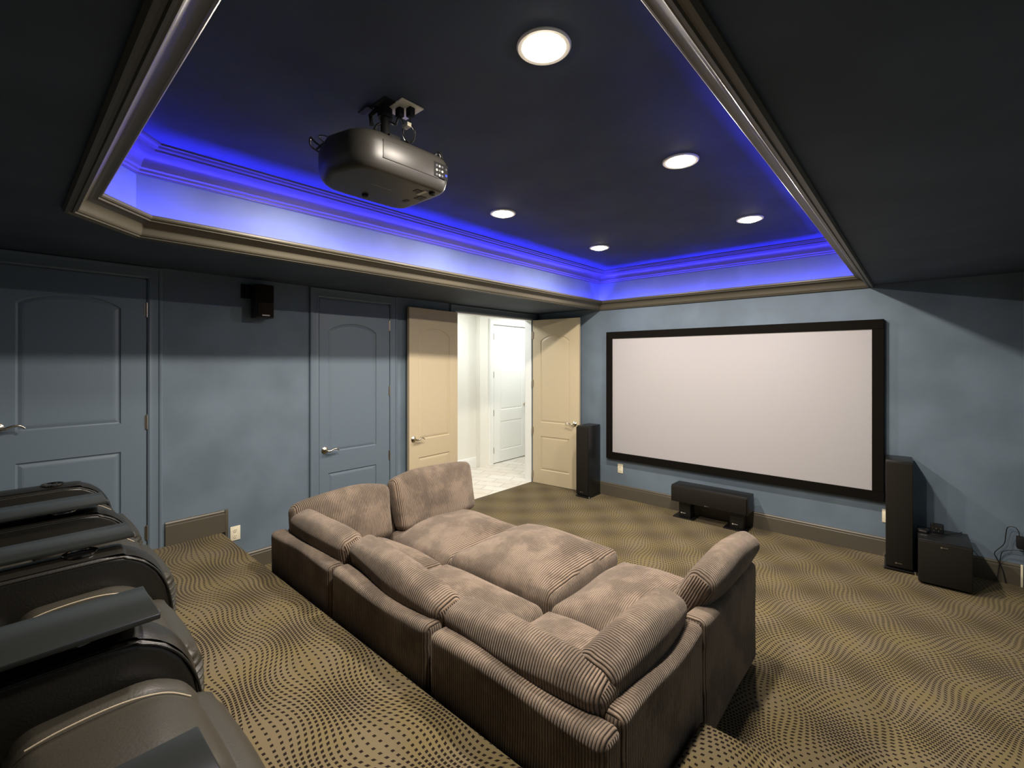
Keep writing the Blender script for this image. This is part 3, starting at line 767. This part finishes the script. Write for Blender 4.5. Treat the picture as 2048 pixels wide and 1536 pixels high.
# ================================================================== RECLINERS
LE, LB = M['leather'], M['leather2']
ZB = ZP
def arm_profile():
    p = [(-.62, .02), (.485, .02), (.505, .12), (.510, .24), (.508, .34), (.492, .43), (.460, .505), (.415, .560), (.355, .597), (.27, .612), (-.30, .612), (-.62, .600)]
    return p
def sidepoly(name, prof, x0, x1, m, parent, bevel=.022, seg=4):
    n = len(prof); vs = [(x, y, z) for x in (x0, x1) for y, z in prof]
    fs = [tuple(range(n)), tuple(range(n, 2*n))[::-1]] + [(i, (i+1) % n, n+(i+1) % n, n+i) for i in range(n)]
    o = mesh(name, vs, fs, m, parent)
    bm = bmesh.new(); bm.from_mesh(o.data)
    es = [e for e in bm.edges if abs(e.verts[0].co.x-e.verts[1].co.x) < 1e-6]
    bmesh.ops.bevel(bm, geom=es, offset=bevel, segments=seg, affect='EDGES', profile=.5); bm.to_mesh(o.data); bm.free()
    for p in o.data.polygons: p.use_smooth = True
    o.data.set_sharp_from_angle(angle=math.radians(50)); return o
def make_arm(parent, xc):
    ap = arm_profile(); W = .089
    a = sidepoly('armrest', ap, xc-W, xc+W, LB, parent)
    for sx in (-1, 1):
        pts = spline([(xc+sx*(W-.004), y, z-.012) for y, z in ap[1:]], 4)
        MB().tube(pts, .0045, 8).build('piping', LB, a, 60)
    # padded top band
    top = [(xc, y, z) for y, z in ap[1:-1]][::-1]
    pts = spline([(xc, y, z+.001) for y, z in ap[4:-1]], 5); vs = []; fs = []; nn = 9
    for p in pts:
        for k in range(nn):
            u = -1+2*k/(nn-1); vs.append((xc+u*(W-.014), p.y + .010*(1-u*u)*.5, p.z + .014*(1-u*u)))
    for i in range(len(pts)-1):
        for k in range(nn-1): fs.append((i*nn+k, i*nn+k+1, (i+1)*nn+k+1, (i+1)*nn+k))
    mesh('arm_pad', vs, fs, LB, a, 60)
    c = MB().lathe((xc, .215, .614), [(.044, -.055), (.046, .0), (.050, .016), (.056, .018), (.057, .012), (.050, .004)], 32).build('cup_holder', M['darkchrome'], a, 50)
    MB().cyl((xc, .215, .560), .044, .004, 24).build('cup_well', M['plastic2'], a, 40)
    MB().lathe((xc, .318, .596), [(.001, .006), (.014, .008), (.018, .006), (.020, -.01)], 20, None).build('recline_button', M['chrome'], a, 50)
    return a
def make_recliner():
    r = empty('theater_recliner', (0, 0, 0))
    hw = .305
    MB().box((-hw+.02, -.60, .03), (hw-.02, .40, .30)).build('base', LB, r, bevel=.02)
    # seat: rear part and front roll with bolsters
    def sf(p, s):
        p = Vector(p)
        if s[1] > 0 and s[2] > 0: p.z -= .09*max(0, (s[1]-.2)/.8)**2
        if s[2] > 0: p.z += .012*math.exp(-((abs(s[0])-.80)/.14)**2) - .008*math.exp(-((abs(s[0])-.56)/.05)**2)
        return p
    soft('seat_cushion', (2*hw-.012, .41, .26), .06, LE, r, (0, .315, .362), n=(22, 12, 2), crown=(0, .01, .026), fn=sf, seed=30)
    soft('seat_rear_cushion', (2*hw-.012, .46, .20), .05, LE, r, (0, -.125, .375), n=(22, 8, 2), crown=(0, 0, .02), seed=31)
    for sx in (-1,):
        pts = [(sx*.172, .13+.06*k, .4985 - (0 if k < 3 else .0) ) for k in range(3)]
        MB().tube(spline([(sx*.172, .145, .500), (sx*.172, .20, .511), (sx*.172, .28, .516), (sx*.172, .35, .511), (sx*.172, .42, .490), (sx*.172, .475, .450)], 5), .0022, 6).build('stitching', M['thread'], r, 50)
    # ruched footrest
    def rf(p, s):
        p = Vector(p); k = max(0, (abs(s[0])-.45)/.55)
        p += Vector((s[0]*.010, .012*(s[1] > 0), 0))*k*math.sin(p.z*2*PI/.030 + s[0]*2)
        return p
    soft('footrest', (2*hw-.03, .16, .38), .075, LE, r, (0, .480, .225), n=(16, 3, 44), crown=(0, .03, 0), fn=rf, seed=32, smooth=120)
    # back
    def bf(p, s): return Vector((p.x, p.y - .10*(p.z/.4) + .03*math.cos(p.z*5), p.z))
    soft('backrest', (2*hw-.01, .20, .82), .07, LE, r, (0, -.47, .74), n=(10, 3, 14), crown=(0, .04, 0), fn=bf, seed=33)
    soft('headrest', (2*hw-.06, .12, .24), .05, LE, r, (0, -.44, 1.02), n=(8, 2, 4), crown=(0, .03, 0), seed=34)
    make_arm(r, hw+.0905)
    return r
def make_tray(y1, wd, rz):
    t = empty('swivel_tray_table', (0, 0, 0))
    MB().box((-wd/2, -.30, .028), (wd/2, y1, .044)).build('tray_top', M['tray'], t, bevel=.004)
    MB().cyl((0, -.12, 0), .018, .030, 16).cyl((0, -.12, .020), .045, .008, 20).build('swivel_post', M['chrome'], t, 40)
    MB().box((wd/2-.05, y1-.001, .033), (wd/2-.02, y1+.004, .040)).build('tray_catch', M['silver'], t)
    return t
PITCH = .79; XE = [-4.08+PITCH*i for i in range(5)]      # right edges of the five armrests
labs = ['dark leather theatre recliner in the row end beside the blue door', 'dark leather recliner second from the blue door in the row',
        'dark leather recliner with stitched seat, second from the camera', 'dark leather recliner nearest the camera in the row']
proto = make_recliner()
for i in range(4):
    o = proto if i == 0 else clone(proto)
    o.location = (XE[i]+.305, (0, 0, -.08, -.11)[i], ZB); tag(o, labs[i], 'recliner', 'theatre recliners on the platform')
    if i == 0: first = o
make_arm(first, -.305-.0905)
tl = ['black swivel tray table farthest from the camera, on the second armrest', 'glossy black swivel tray table on the middle armrest',
      'dark swivel tray table beside the second seat from the camera', 'black swivel tray table nearest the camera at the bottom edge']
for i in range(1, 5):
    xc = XE[i]-.0905; y1 = (.38, .385, .315, .270)[i-1]; wd = (.255, .215, .255, .26)[i-1]
    dx = (.0, -.065, -.01, .03)[i-1]
    o = make_tray(y1, wd, 0); o.location = (xc+dx, 0, ZB+.628); tag(o, tl[i-1], 'tray table', 'swivel tray tables on the armrests')
